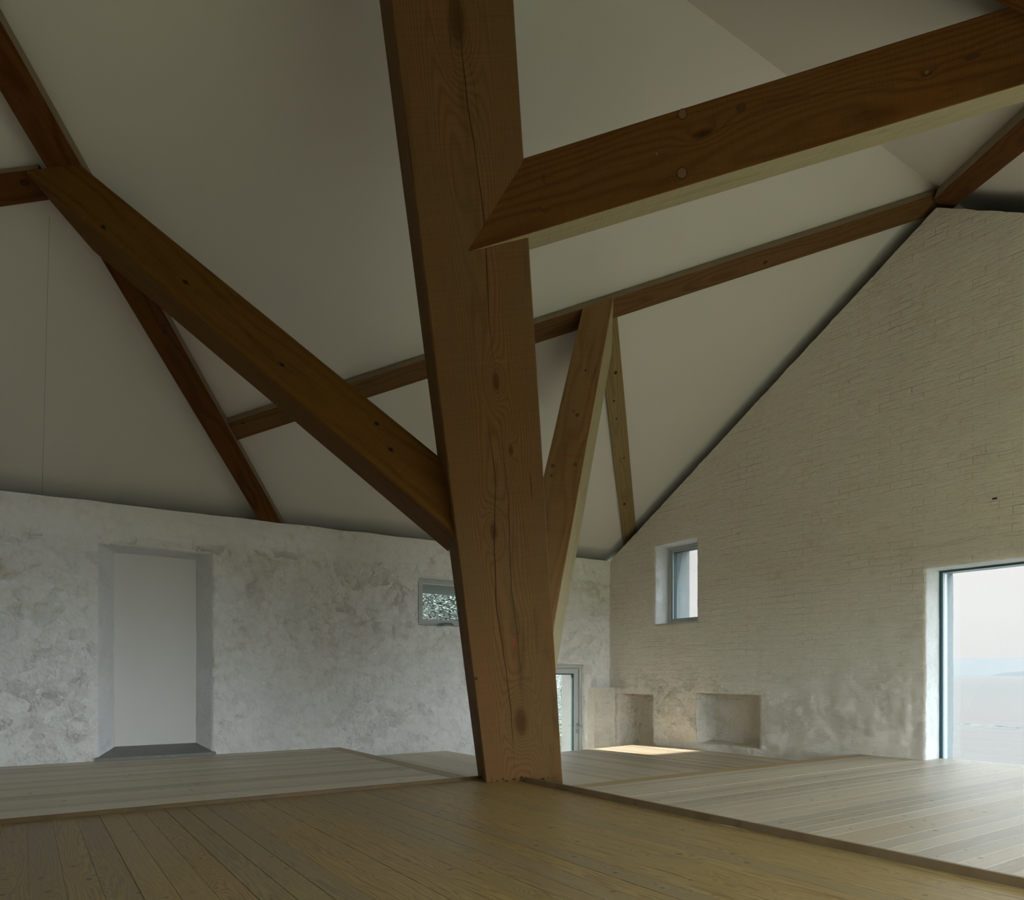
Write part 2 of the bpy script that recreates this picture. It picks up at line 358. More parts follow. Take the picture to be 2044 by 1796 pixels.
# text x -> image right = local -y ; text y -> local x
for v in bm.verts: v.co = Vector((v.co.y*.95+v.co.x*.25+186*U0, -v.co.x*.8-1.2*U0, zsgn*(PD/2+.42)*U0+v.co.z))
o3 = obj('crayon_mark', bm, M['red'], post, None); o3['label'] = 'small red hand-drawn 3'

# far roof-slope beams: axis line on the ceiling plane, hung below it with a shadow gap
def slope_beam(name, near, p, q, w, d, mat, label, seed, e0=0, e1=0, clips=(), group='roof beams on the ceiling slopes', cracks=(), knots=()):
    z = znear if near else zfar; n = NN if near else NL
    a = V3(p[0], p[1], z(p[1])); b = V3(q[0], q[1], z(q[1])); ax = (b-a).normalized(); L = (b-a).length
    u = n.cross(ax).normalized()
    mwx = frame_matrix(a, ax, u)
    zs = 1 if ax.cross(u).dot(n) > 0 else -1     # local z direction towards ceiling
    lo, hi = (-d, -1.9) if zs > 0 else (1.9, d)
    bm = beam_bm(-e0, L+e1, (-w/2, w/2, lo, hi), (-w/2, w/2, lo, hi, L), .5, .22, 30, seed)
    b2 = beam_bm(-e0, L+e1, (-w/2+3.4, w/2-3.4, *((-2.6, .2) if zs > 0 else (-.2, 2.6))), (-w/2+3.4, w/2-3.4, *((-2.6, .2) if zs > 0 else (-.2, 2.6)), L), .1, 0, 4, seed)
    me = bpy.data.meshes.new('t'); b2.to_mesh(me); b2.free(); n0 = len(bm.faces); bm.from_mesh(me); bm.faces.ensure_lookup_table()
    for f in bm.faces[n0:]: f.material_index = 1  # near-black infill paints the shadow line between beam and ceiling
    bm.normal_update()
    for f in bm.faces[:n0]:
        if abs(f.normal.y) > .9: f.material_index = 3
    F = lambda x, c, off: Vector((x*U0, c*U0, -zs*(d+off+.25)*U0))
    to_world_clip(bm, mwx, clips)
    for kn in knots: disc(bm, kn[0], kn[1], kn[2], kn[3], F, .05, 2, 14, 1)
    for c in cracks: ribbon(bm, c, .5, F, .03, 1)
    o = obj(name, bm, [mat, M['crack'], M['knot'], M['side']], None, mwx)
    tag(o, label, 'rafter', group); return o
GW = (W(XG+62, 0, 0), Vector((1, 0, 0)))
slope_beam('timber_rafter', 0, (221.8, 1019.2), (1003.6, 504.2), 30.7, 12.1, M['rafter2'], 'long diagonal roof beam from the leftmost beam up to the gable peak, behind the post', 11, 0, 40,
           [(W(0, RIDGE, 0), Vector((0, -1, 0)))], knots=[(30, -9, 1.5, 1.2), (512, 3, 2, 1.5), (760, 4, 2.5, 2)], cracks=[[(60, 4), (120, 6), (200, 5)], [(300, 2), (380, 4)]])
slope_beam('timber_rafter', 0, (-15.4, 717.0), (347.2, 1186.6), 28.4, 22, M['rafter'], 'dark reddish diagonal roof beam at far left, running down to the rubble wall top', 23, 300, 10,
           [(W(0, RIDGE, 0), Vector((0, -1, 0)))], knots=[(250, -8, 1.8, 1.4), (258, -4, 1.6, 1.3)])
slope_beam('timber_rafter', 0, (12.5, 802.2), (-18.2, 816.6), 27.0, 9.4, M['rafter'], 'short roof beam stub leaving the left picture edge beside the strut head', 31, 6, 330,
           [], knots=[(11, 4, 3.2, 2.2)])
slope_beam('timber_rafter', 0, (663.6, 753.1), (1040.1, 1108.6), 28.9, 4.8, M['rafter3'], 'thin pale roof beam behind the right-hand strut, ending at the gable wall corner', 47, 14, 10,
           [], knots=[(30, 2, 3, 2.5), (95, -4, 2.6, 2), (150, 3, 1.6, 1.5), (190, 2, 1.4, 1.4), (290, -4, 1.6, 1.5), (420, 4, 3, 2)])
slope_beam('timber_rafter', 1, (1024, 479.3), (782.4, 280.4), 28.4, 18.4, M['rafter'], 'roof beam on the near slope rising from the gable peak to the right picture edge', 59, 20, 560,
           [(W(0, RIDGE, 0), Vector((0, 1, 0)))], cracks=[])
slope_beam('timber_rafter', 1, (684, 163), (209, 372), 28.4, 18.4, M['rafter'], 'roof beam at top right picture corner above the long brace', 67, 0, 160,
           [(W(0, RIDGE, 0), Vector((0, 1, 0)))])

# struts
def strut(name, A, B, roll_axes, s0, s1, e0, e1, mat, clips, label, seed, extra=None, ch=1.0, mats=None, pale=None):
    A = V3(*A); B = V3(*B); ax = (B-A).normalized(); L = (B-A).length; Uv, Vv = [V3(*v) for v in roll_axes]
    mwx = frame_matrix(A, ax, Uv); zs = 1 if ax.cross(Uv).dot(Vv) > 0 else -1
    bm = beam_bm(-e0, L+e1, (-s0[0]/2, s0[0]/2, -s0[1]/2, s0[1]/2), (-s1[0]/2, s1[0]/2, -s1[1]/2, s1[1]/2, L), ch, .25, 30, seed)
    to_world_clip(bm, mwx, clips)
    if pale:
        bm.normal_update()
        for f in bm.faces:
            if (f.normal.y if pale[0] == 'y' else f.normal.z*zs)*pale[1] > .9: f.material_index = 6  # this face carries daylight in its colour besides the sapwood tone
    if extra: extra(bm, zs, L)
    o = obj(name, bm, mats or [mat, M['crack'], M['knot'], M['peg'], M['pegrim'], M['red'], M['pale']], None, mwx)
    tag(o, label, 'strut', 'timber struts of the tree shaped frame'); return o
oM2 = W(0, RIDGE, ZRC-22*math.hypot(1, PT)); oM1 = W(0, RIDGE, ZRC-12.1*math.hypot(1, PT))
# post planes
pl_left = (WV(PO+PU*(PW/2)), -PU)      # keep outside the post (towards +U)
pl_back = (WV(PO-PV*(PD/2)), PV)       # keep behind the post
def ex1(bm, zs, L):
    F = lambda x, c, off: Vector((x*U0, ((71.22+(78.82-71.22)*x/L)/2+off+.2)*U0, zs*c*U0))
    for (x, c) in ((46, 12.3), (129.5, 3), (241, 4.9), (339.9, -9.6), (365.2, 1)): disc(bm, x, c, 2.0, 1.5, F, .06, 1, 12, 2)
    ribbon(bm, [(-12.3, 4.5), (35.2, 2.8), (56.1, 1.6), (129.5, 3), (181.3, 4.1), (236.1, 1.1), (301.5, -4.4), (365, 1), (400, -3)], .4, F, .03, 1)
    ribbon(bm, [(10, 9), (46, 12.3), (60, 11)], .35, F, .03, 1)
strut('raking_strut', (50.275, 792.738, 439.417), (395.199, 613.001, 125.153), ((-.42296, -.90459, .05313), (-.58761, .22917, -.77601)),
      (71.22, 37.70), (78.82, 50.35), 70, 20, M['strut_left'], [(oM2, NL), pl_left],
      'heavy raking strut from the post up to the roof beam at upper left', 71, ex1, 1.6)
def ex2(bm, zs, L):
    F = lambda x, c, off: Vector((x*U0, c*U0, -zs*((88.67+(97.89-88.67)*x/L)/2+off+.2)*U0))
    disc(bm, 103.7, -1.9, 1.5, 1.2, F, .06, 1, 10)
    for (x, c, r) in ((248, 14, 2), (243, -12.7, 2), (262, 13, 1.6), (172, -3, 2.2), (167, 2, 1.2)): disc(bm, x, c, r, r*.85, F, .05, 3, 12, 4)
    ribbon(bm, [(229.7, -20.5), (231, -8), (232.3, 1.6)], .35, F, .05, 5, False) if False else None
    vs = [bm.verts.new(F(x, c, .08)) for (x, c) in ((229.6, -20), (230.4, -20), (232.4, 8), (231.8, 8))]; f = bm.faces.new(vs); f.material_index = 5
strut('raking_strut', (653.087, 759.057, 471.171), (467.519, 687.122, -72.068), ((-.71108, .68649, .15200), (.62569, .71643, -.30860)),
      (37.63, 88.67), (54.24, 97.89), 90, 0, M['strut_right'], [(oM1, NL), pl_back, (W(0, 0, Z_B+1), Vector((0, 0, -1)))],
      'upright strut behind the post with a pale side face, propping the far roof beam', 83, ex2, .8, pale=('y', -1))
# long brace
BA = V3(299.072, 519.453, 369.789); BAX = V3(.757, -.6059, .2445).normalized(); BU = V3(-.5464, -.7922, -.2717); BV = V3(.3583, .0721, -.9308)
def ex3(bm, zs, L):
    F = lambda x, c, off: Vector((x*U0, (23.5+off+.2)*U0, zs*c*U0))
    ribbon(bm, [(60, -8), (77, -5.4), (147.8, .4), (191.4, -.7), (197.4, -5.3), (203.9, -4.9), (231.4, -6.3), (289.1, -7.5), (340.9, .5), (366.2, 2.1), (378.2, 1), (408, -.7), (460, -1), (520, -3)], .38, F, .03, 1)
    disc(bm, 197.4, -5.3, 1.4, 1.3, F, .06, 1, 12)
    disc(bm, 160.4, -1.4, 1.6, 1.5, F, .06, 3, 12, 4); disc(bm, 367.1, -.5, 1.8, 1.4, F, .06, 3, 12, 4)
    disc(bm, 228.6, -14.5, 4.0, 3.2, F, .05, 2, 14); disc(bm, 400.7, -1.6, 6, 2.0, F, .02, 2, 14)
brace = strut('long_brace', BA, BA+BAX*600, (BU, BV), (47, 51.54), (47, 51.54), 0, 0, M['brace'], [(W(0, RIDGE, ZRC+14*math.hypot(1, PT)), NN)],
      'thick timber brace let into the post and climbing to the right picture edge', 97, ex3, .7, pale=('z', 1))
zsB = 1 if BAX.cross(BU).dot(BV) > 0 else -1
for (x, c, r) in ((184.6, -22, 3.3), (176.6, 16.5, 3.7), (75.3, -6.9, 4.0), (68.6, 12.0, 3.8)):
    bm = bmesh.new(); bmesh.ops.create_cone(bm, cap_ends=True, segments=20, radius1=r*U0, radius2=r*.94*U0, depth=2*U0)
    bmesh.ops.transform(bm, matrix=Matrix.Translation((x*U0, (23.5-.35)*U0, zsB*c*U0)) @ Matrix.Rotation(-math.pi/2, 4, 'X'), verts=bm.verts)
    k = len(bm.faces)
    if x > 100:
        F = lambda xx, cc, off: Vector((xx*U0, (23.5+off+.2)*U0, zsB*cc*U0)); disc(bm, x, c, r*1.13, r*1.13, F, .04, 1, 20)
    obj('timber_peg', bm, [M['peg'] if x > 100 else M['brace'], M['pegrim']], brace)

# ------------------------------------------------------------------ FLOORS
def boards(bm, x0, x1, y0, y1, ztop, axis, pitch, off, gap=.30, th=3.2, wide=(), clipf=None):
    """boards as separate islands; axis 0 = along x"""
    lo, hi = (y0, y1) if axis == 0 else (x0, x1)
    k = math.floor((lo-off)/pitch)
    while off+k*pitch < hi:
        a = off+k*pitch; b = a+pitch; k += 1
        a2, b2 = max(a, lo), min(b, hi)
        if b2-a2 < .6: continue
        g = gap*random.choice((.35, .6, 1, 1.6, 2.4)); h = gap*random.choice((.2, .4, .6, 1.0))
        dz = random.uniform(-.10, .0); c = .10
        a2 += g/2 if a2 == a else 0; b2 -= h/2 if b2 == b else 0
        prof = [(a2, ztop-th), (a2, ztop-c+dz), (a2+c, ztop+dz), (b2-c, ztop+dz), (b2, ztop-c+dz), (b2, ztop-th)]
        L0, L1 = (x0, x1) if axis == 0 else (y0, y1)
        rows = []
        for t in (L0, L1):
            rows.append([bm.verts.new(W(t, s, z) if axis == 0 else W(s, t, z)) for s, z in prof])
        for i in range(5): bm.faces.new((rows[0][i], rows[0][i+1], rows[1][i+1], rows[1][i]))
        bm.faces.new(rows[0]); bm.faces.new(list(reversed(rows[1])))
    bmesh.ops.recalc_face_normals(bm, faces=bm.faces)
# foreground floor
bm = bmesh.new(); boards(bm, XF, 467.6, YR, 719.6, ZF, 1, 17.05, 2.6, .26)
add_box(bm, (XF, YR, ZF-9), (467.6, 719.6, ZF-3.5), 1)
tag(obj('floor', bm, [M['floor_y'], M['recess']]), kind='structure')
# left raised floor
Lr = empty('timber_platform', W(200, 900, Z_L))
bm = bmesh.new(); boards(bm, XF, 403.2, 721.2, YL+6, Z_L, 0, 15.5, 724, .16)
o = obj('deck_boards', bm, M['floor_l'], Lr, Matrix.Identity(4))
bm = bmesh.new(); boards(bm, 403.6, 425, 721.2, YL+4, Z_L+.05, 1, 21.4, 403.6, .1, 3.0); add_box(bm, (421.5, 721.5, Z_B-2), (424.6, YL+4, Z_L-3.05))
obj('edge_board', bm, M['trim'], Lr, Matrix.Identity(4))
bm = bmesh.new(); boards(bm, XF, 470, 718.6, 721.2, Z_L+.03, 0, 2.6, 718.6, .05, 6.5)
obj('front_riser', bm, M['riser'], Lr, Matrix.Identity(4))
tag(Lr, 'left raised timber floor section lying below the rubble wall and blocked doorway', 'floor platform', 'raised floor sections')
# right raised floor
Rr = empty('timber_platform', W(700, 300, Z_R))
bm = bmesh.new(); boards(bm, 472.0, XG+4, YR, 570.5, Z_R, 0, 14.5, 215-14.5*30, .16)
obj('deck_boards', bm, M['floor_x'], Rr, Matrix.Identity(4))
bm = bmesh.new(); boards(bm, 472.0, XG+2, 570.8, 590.8, Z_R+.05, 0, 20, 570.8, .1, 3.0); add_box(bm, (472, 587.5, Z_B-2), (XG+2, 590.5, Z_R-3.05))
obj('edge_board', bm, M['trim_x'], Rr, Matrix.Identity(4))
bm = bmesh.new(); boards(bm, 469.0, 471.9, YR, 716, Z_R+.02, 1, 2.9, 469.0, .05, 6.2)
bm2 = None
obj('front_riser', bm, M['riser_r'], Rr, Matrix.Identity(4))
tag(Rr, 'right raised timber floor section running to the big sea window', 'floor platform', 'raised floor sections')
# sunken far floor with the stair opening cut out
bm = bmesh.new(); boards(bm, 405, XG+4, 560, YL+4, Z_B, 1, 15.2, 410, .2)
geom = bm.verts[:]+bm.edges[:]+bm.faces[:]
def edge_y(x): return 983+(x-624)*(1030-983)/(1007.4-624)
# cut: delete everything of boards inside stair polygon by slicing
dirv = Vector((1007.4-624, 1030-983, 0)).normalized(); nrm = Vector((-dirv.y, dirv.x, 0))
bmesh.ops.bisect_plane(bm, geom=bm.verts[:]+bm.edges[:]+bm.faces[:], plane_co=W(624, 983, 0), plane_no=nrm)
bmesh.ops.bisect_plane(bm, geom=bm.verts[:]+bm.edges[:]+bm.faces[:], plane_co=W(621, 983, 0), plane_no=Vector((1, 0, 0)))
kill = [f for f in bm.faces if (f.calc_center_median()-W(624, 983, 0)).dot(nrm) > 1e-4 and f.calc_center_median().x > 621*U0]
bmesh.ops.delete(bm, geom=kill, context='FACES')
def wedge(bm, p0, p1, z0, z1, w):
    d = (V3(*p1)-V3(*p0)).normalized(); n = Vector((-d.y, d.x))*w
    pts = [(p0[0], p0[1]), (p1[0], p1[1]), (p1[0]+n.x, p1[1]+n.y), (p0[0]+n.x, p0[1]+n.y)]
    v = [bm.verts.new(W(x, y, z)) for z in (z0, z1) for x, y in pts]
    for q in ((0,3,2,1),(4,5,6,7),(0,1,5,4),(1,2,6,5),(2,3,7,6),(3,0,4,7)): bm.faces.new([v[i] for i in q])
wedge(bm, (621, 982.6), (1008, 1029.8), Z_B-26, Z_B-.05, 1.2); wedge(bm, (622.2, 1134), (622.2, 984), Z_B-26, Z_B-.05, -1.2)
tag(obj('timber_platform', bm, M['floor_b']), 'lower timber floor section in the far corner, a sun patch across its end', 'floor platform', 'raised floor sections')
# lower landing
bm = bmesh.new(); add_box(bm, (500, 700, Z_LOW-8), (XG+60, YL+60, Z_LOW))
tag(obj('floor', bm, M['slate']), kind='structure')

# ------------------------------------------------------------------ WALLS (grid with openings, reveals share vertices, displaced as one skin)
def lin(a, b, step):
    n = max(1, round((b-a)/step)); return [a+(b-a)*i/n for i in range(n+1)]
def breaks(lo, hi, cuts, stepf):
    cs = sorted(set([lo, hi]+[c for c in cuts if lo < c < hi])); out = []
    for a, b in zip(cs[:-1], cs[1:]): out += lin(a, b, stepf((a+b)/2))[:-1]
    return out+[hi]
def build_wall(place, s_br, z_br, holes, dispf, top=None, mats=None):
    """place(s, z, depth)->survey point. holes: dict(r=(s0,s1,z0,z1), o=(s0,s1,z0,z1) outer rect, depth, back=bool)"""
    bm = bmesh.new(); V = {}
    def inside(s, z): return any(h['r'][0] < s < h['r'][1] and h['r'][2] < z < h['r'][3] for h in holes)
    def vert(key, p):
        if key not in V:
            V[key] = bm.verts.new(WV(p))
        return V[key]
    for i in range(len(s_br)-1):
        for j in range(len(z_br)-1):
            if inside((s_br[i]+s_br[i+1])/2, (z_br[j]+z_br[j+1])/2): continue
            ks = [(i, j), (i+1, j), (i+1, j+1), (i, j+1)]
            bm.faces.new([vert((a, b), place(s_br[a], z_br[b], 0)) for a, b in ks])
    for hn, h in enumerate(holes):
        s0, s1, z0, z1 = h['r']; o0, o1, p0, p1 = h['o']; D = h['depth']; nd = max(2, int(D/5))
        iS = [i for i, s in enumerate(s_br) if s0-1e-6 <= s <= s1+1e-6]; jS = [j for j, z in enumerate(z_br) if z0-1e-6 <= z <= z1+1e-6]
        def P(i, j, k):
            s, z = s_br[i], z_br[j]; u = k/nd
            s2 = o0+(s-s0)/(s1-s0)*(o1-o0); z2 = p0+(z-z0)/(z1-z0)*(p1-p0)
            return place(s+(s2-s)*u, z+(z2-z)*u, D*u)
        def kv(i, j, k):
            if k == 0: return vert((i, j), P(i, j, 0))
            return vert((hn, i, j, k), P(i, j, k))
        for k in range(nd):
            for a, b in zip(iS[:-1], iS[1:]):
                for j in (jS[0], jS[-1]):
                    f = bm.faces.new([kv(a, j, k), kv(b, j, k), kv(b, j, k+1), kv(a, j, k+1)]); f.material_index = 1 if k >= nd*h.get('hs', 9) else h.get('mi', 0)
            for a, b in zip(jS[:-1], jS[1:]):
                for i in (iS[0], iS[-1]):
                    f = bm.faces.new([kv(i, a, k), kv(i, b, k), kv(i, b, k+1), kv(i, a, k+1)]); f.material_index = 1 if k >= nd*h.get('hs', 9) else h.get('mi', 0)
        if h.get('back'):
            for i in iS[:-1]:
                for j in jS[:-1]:
                    bm.faces.new([kv(i, j, nd), kv(i+1, j, nd), kv(i+1, j+1, nd), kv(i, j+1, nd)])
    if top: top(bm)
    bmesh.ops.remove_doubles(bm, verts=bm.verts, dist=1e-5)
    bmesh.ops.recalc_face_normals(bm, faces=bm.faces)
    if dispf:
        for v in bm.verts:
            p = Vector((v.co.x/U0, v.co.y/U0, v.co.z/U0+ZF)); v.co += dispf(p)*U0
    return bm
def fbm(p, o=4):
    return noise.fractal(p, 1.0, 2.0, o)
# --- left rubble wall (Y = 1132), holes in (X, z)
HL = [dict(r=(84, 231, -113, 178.5), o=(107.5, 214, -104, 173), depth=38, mi=3),
      dict(r=(567, 735, 86.8, 170), o=(569, 733, 87.5, 156), depth=112, hs=.35),
      dict(r=(797, 955, -262, 21.2), o=(797, 958, -262, 21.5), depth=100, hs=.55)]
cl = [v for h in HL for v in h['r'][:2]]; cz = [v for h in HL for v in h['r'][2:]]
sb = breaks(XF, XG+20, cl, lambda s: 3.2 if -40 < s else 14)
zb = breaks(-275, ZT, cz+[-25.0], lambda z: 3.2 if z > -140 else 10)
def disp_left(p):
    rough = 1.0 if p.z < 188 else .35
    edge = .55 if p.y > YL+2 else 1.0
    q = p*.034
    n = noise.noise_vector(q*1.1)*1.2+noise.noise_vector(q*2.6)*.9
    rdg = (1-abs(noise.noise(q*2.1+Vector((5, 1, 2))))*2.2)
    cell = noise.voronoi(Vector((p.x*.031, p.y*.03, p.z*.045)), distance_metric='DISTANCE')[0]
    lump = (cell[1]-cell[0])
    if p.x > 690: rough *= .55
    if 400 < p.x < 760 and p.z < 185: rough *= 1.05
    d = Vector((n.x*.75, (n.y*1.5-lump*1.9+rdg*.5)*1.0, n.z*.7))*rough*edge
    d += noise.noise_vector(p*.3)*.30*rough
    if abs(p.z-(-18)) < 2.2 and p.x < 960: d.y += .8
    if p.z < -18: d.y -= .9                       # the lower courses stand slightly proud
    if p.z > ZT-.5: d.z = d.z*.6+1.1*noise.noise(Vector((p.x*.02, 3, 3)))
    return d
def top_ledge_left(bm):
    quad(bm, [W(XF, YL, ZT), W(XG+20, YL, ZT), W(XG+20, YL+95, ZT-10), W(XF, YL+95, ZT-10)])
bm = build_wall(lambda s, z, d: (s, YL+d, z), sb, zb, HL, disp_left)
# ledge behind the wall head, near-black to paint in the gap shade
quad(bm, [W(XF, YL+1.5, ZT-1), W(XG+20, YL+1.5, ZT-1), W(XG+20, YL+95, ZT-4), W(XF, YL+95, ZT-4)], 2)
tag(obj('wall_left', bm, [M['wall_l'], M['harl'], M['recess'], M['wall_n']], smooth=True), kind='structure')
# boxed pier between the stair door and the corner
bm = bmesh.new(); add_box(bm, (951.5, 1116.5, Z_LOW), (XG+6, 1136, -25))
bmesh.ops.subdivide_edges(bm, edges=bm.edges[:], cuts=9, use_grid_fill=True)
for v in bm.verts: v.co += noise.noise_vector(v.co*4)*.008
tag(obj('trim_1', bm, M['wall_g'], smooth=False), kind='structure')

# --- gable wall (X = XG), holes in (Y, z)
HG = [dict(r=(897, 1004, 97.3, 247.6), o=(899, 998, 96, 246), depth=90, hs=.42, mi=2),
      dict(r=(-110, 498.5, -119.5, 143.2), o=(-112, 504, -127, 144), depth=88, hs=.6, mi=2),
      dict(r=(1008.5, 1108.5, -148, -37.8), o=(1009, 1106, -146, -37), depth=54, back=True),
      dict(r=(762.4, 897.2, -122, -32.8), o=(764, 899, -121, -32.5), depth=53, back=True)]
cs = [v for h in HG for v in h['r'][:2]]; cz = [v for h in HG for v in h['r'][2:]]
sb = breaks(YR, YL+12, cs, lambda s: 4.0 if s > 330 else 16)
zb = breaks(-275, 632, cz, lambda z: 4.0 if z > -140 else 12)
def disp_gable(p):
    low = 1.0 if p.z < -8 else (.75 if p.y > 900 and p.z < 60 else .42)
    q = p*.034
    n = noise.noise_vector(q*.8)*1.1+noise.noise_vector(q*2.4)*.8
    lump = 0
    if low > .5:
        cell = noise.voronoi(Vector((p.x*.03, p.y*.033, p.z*.045)), distance_metric='DISTANCE')[0]; lump = (cell[1]-cell[0])*1.5
    d = Vector((-(n.x*1.2+lump), n.y*.55, n.z*.45))*low
    d += noise.noise_vector(p*.28)*.22
    seam = -2-1.6*noise.noise(Vector((p.y*.03, 0, 0)))*2
    if 520 < p.y < 900 and p.z < seam: d.x -= 1.3
    # blocked-up slot with its reveal line
    if 452 < p.y < 478 and 172 < p.z < 330: d.x += .9
    # concrete lintel over the sea window, lintel over the wide niche
    if p.y < 521 and 143.3 < p.z < 172: d.x = -1.4+noise.noise(p*.05)*.3
    if 745 < p.y < 915 and -32.7 < p.z < -6: d.x = -1.5+noise.noise(p*.05)*.3
    return d
def rake(bm):
    for no, in ((Vector((0, PT, 1)).normalized(),), (Vector((0, -PT, 1)).normalized(),)):
        bmesh.ops.bisect_plane(bm, geom=bm.verts[:]+bm.edges[:]+bm.faces[:], plane_co=W(XG, RIDGE, ZT+(YL-RIDGE)*PT), plane_no=no, clear_outer=True)
bm = build_wall(lambda s, z, d: (XG+d, s, z), sb, zb, HG, None, rake)
for v in bm.verts:
    p = Vector((v.co.x/U0, v.co.y/U0, v.co.z/U0+ZF)); d = disp_gable(p)
    top = min(ZT+(YL-p.y)*PT, ZT+(p.y-YR)*PT)
    if abs(p.z-top) < .5: d.z += 1.1*noise.noise(Vector((p.y*.05, 1, 1)))+.6*noise.noise(Vector((p.y*.22, 1, 1)))
    v.co += d*U0
ap = W(XG+1, RIDGE, ZT+(YL-RIDGE)*PT-1); ap2 = W(XG+90, RIDGE, ZT+(YL-RIDGE)*PT-3)
quad(bm, [W(XG+1, YL+20, ZT-1-20*PT), ap, ap2, W(XG+90, YL+20, ZT-3-20*PT)], 3); quad(bm, [ap, W(XG+1, YR-20, ZT-1-20*PT), W(XG+90, YR-20, ZT-3-20*PT), ap2], 3)  # gable ledge coloured near-black for the shade in the gap
add_box(bm, (XG-1.6, 412, 219.6), (XG+1, 417, 221.4), 3)
tag(obj('wall_back', bm, [M['wall_g'], M['harl'], M['wall_n'], M['recess']], smooth=True), kind='structure')

# --- wall to the right of the viewer and wall behind the viewer, with large unseen openings added for fill daylight
HR = [dict(r=(120, 985, -114, 222), o=(120, 985, -114, 222), depth=50)]
sb = breaks(XF-10, XG+10, [v for h in HR for v in h['r'][:2]], lambda s: 40); zb = breaks(-275, ZT, [v for h in HR for v in h['r'][2:]], lambda z: 40)
bm = build_wall(lambda s, z, d: (s, YR-d, z), sb, zb, HR, lambda p: noise.noise_vector(p*.02)*.8)
quad(bm, [W(XF, YR-1, ZT-1), W(XG+20, YR-1, ZT-1), W(XG+20, YR-95, ZT-4), W(XF, YR-95, ZT-4)])
tag(obj('wall_right', bm, M['wall_l']), kind='structure')
HF = [dict(r=(-40, 120, -110, 120), o=(-40, 120, -110, 120), depth=70)]
sb = breaks(YR-10, YL+10, [v for h in HF for v in h['r'][:2]], lambda s: 40); zb = breaks(-275, 700, [v for h in HF for v in h['r'][2:]], lambda z: 40)
def rake2(bm):
    for no in (Vector((0, PT, 1)).normalized(), Vector((0, -PT, 1)).normalized()):
        bmesh.ops.bisect_plane(bm, geom=bm.verts[:]+bm.edges[:]+bm.faces[:], plane_co=W(XF, RIDGE, ZRC+2), plane_no=no, clear_outer=True)
bm = build_wall(lambda s, z, d: (XF-d, s, z), sb, zb, HF, lambda p: noise.noise_vector(p*.02)*.8, rake2)
tag(obj('wall_front', bm, M['wall_l']), kind='structure')

# ------------------------------------------------------------------ CEILING: two boarded slopes, with the eaves recess closed off
bm = bmesh.new()
x0, x1 = XF-60, XG+92; ya, yb = YL+96, YR-96
for th in (0, 14):
    zz = lambda y: (zfar(y) if y > RIDGE else znear(y))+th
    quad(bm, [W(x0, RIDGE, ZRC+th), W(x1, RIDGE, ZRC+th), W(x1, ya, zz(ya)), W(x0, ya, zz(ya))])
    quad(bm, [W(x0, RIDGE, ZRC+th), W(x1, RIDGE, ZRC+th), W(x1, yb, zz(yb)), W(x0, yb, zz(yb))])
for y in (ya, yb):
    z = zfar(y) if y > RIDGE else znear(y); quad(bm, [W(x0, y, z+14), W(x1, y, z+14), W(x1, y, z-40), W(x0, y, z-40)], 1)  # closers near-black, recess shade put into their colour
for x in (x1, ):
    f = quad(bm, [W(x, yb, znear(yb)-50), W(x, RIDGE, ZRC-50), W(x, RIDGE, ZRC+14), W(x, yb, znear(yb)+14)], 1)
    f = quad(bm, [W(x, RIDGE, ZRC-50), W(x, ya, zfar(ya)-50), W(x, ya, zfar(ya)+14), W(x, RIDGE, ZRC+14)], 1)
# wall-plate timbers deep in the recess, near-black as painted shade
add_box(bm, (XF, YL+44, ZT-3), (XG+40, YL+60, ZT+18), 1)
# board joint on the far slope
for xj in (20.5, ):
    quad(bm, [W(xj, 830, zfar(830)-.1), W(xj+.45, 830, zfar(830)-.1), W(xj+.45, YL+40, zfar(YL+40)-.1), W(xj, YL+40, zfar(YL+40)-.1)], 2)
M['joint'] = plain('ceiling board joint', (.42, .38, .30), .9)
tag(obj('ceiling', bm, [M['ceiling'], M['recess'], M['joint']]), kind='structure')
# ------------------------------------------------------------------ blocked doorway
d2 = empty('door_2', W(160, 1170, -104)); tag(d2, kind='structure')
bm = bmesh.new(); add_box(bm, (98, 1168, -112), (225, 1176, 182)); add_box(bm, (70, 1174.5, -125), (250, 1182, 195)); obj('blanking_panel', bm, M['panel'], d2, Matrix.Identity(4))
bm = bmesh.new()
v = [W(*p) for p in ((79, 1127, -113.2), (234.5, 1127, -113.2), (217, 1170, -101.0), (104, 1170, -101.0))]; v2 = [W(*p) for p in ((79, 1127, -117.2), (234.5, 1127, -117.2), (216, 1170, -110), (105, 1170, -110))]
a = [bm.verts.new(p) for p in v]; b = [bm.verts.new(p) for p in v2]
bm.faces.new(a); bm.faces.new(list(reversed(b)))
for i in range(4): bm.faces.new((a[i], b[i], b[(i+1) % 4], a[(i+1) % 4]))
o = obj('slate_sill', bm, M['slate'], d2, Matrix.Identity(4)); o['label'] = 'blue-grey slate sill'
# ------------------------------------------------------------------ window 1: small top-hung window in the rubble wall
def ring_frame(bm, place, s0, s1, z0, z1, d0, d1, w, mi=0):
    def bx(a, b, c, d):
        p = [place(a, c, d0), place(b, c, d0), place(b, d, d0), place(a, d, d0), place(a, c, d1), place(b, c, d1), place(b, d, d1), place(a, d, d1)]
        v = [bm.verts.new(WV(q)) for q in p]
        for q in ((0,3,2,1),(4,5,6,7),(0,1,5,4),(1,2,6,5),(2,3,7,6),(3,0,4,7)):
            f = bm.faces.new([v[i] for i in q]); f.material_index = mi
    bx(s0, s0+w, z0, z1); bx(s1-w, s1, z0, z1); bx(s0+w, s1-w, z1-w, z1); bx(s0+w, s1-w, z0, z0+w)
plL = lambda s, z, d: (s, YL+d, z)
plG = lambda s, z, d: (XG+d, s, z)
w1 = empty('window_1', W(623, YL, 86)); tag(w1, kind='structure')
I4 = Matrix.Identity(4)
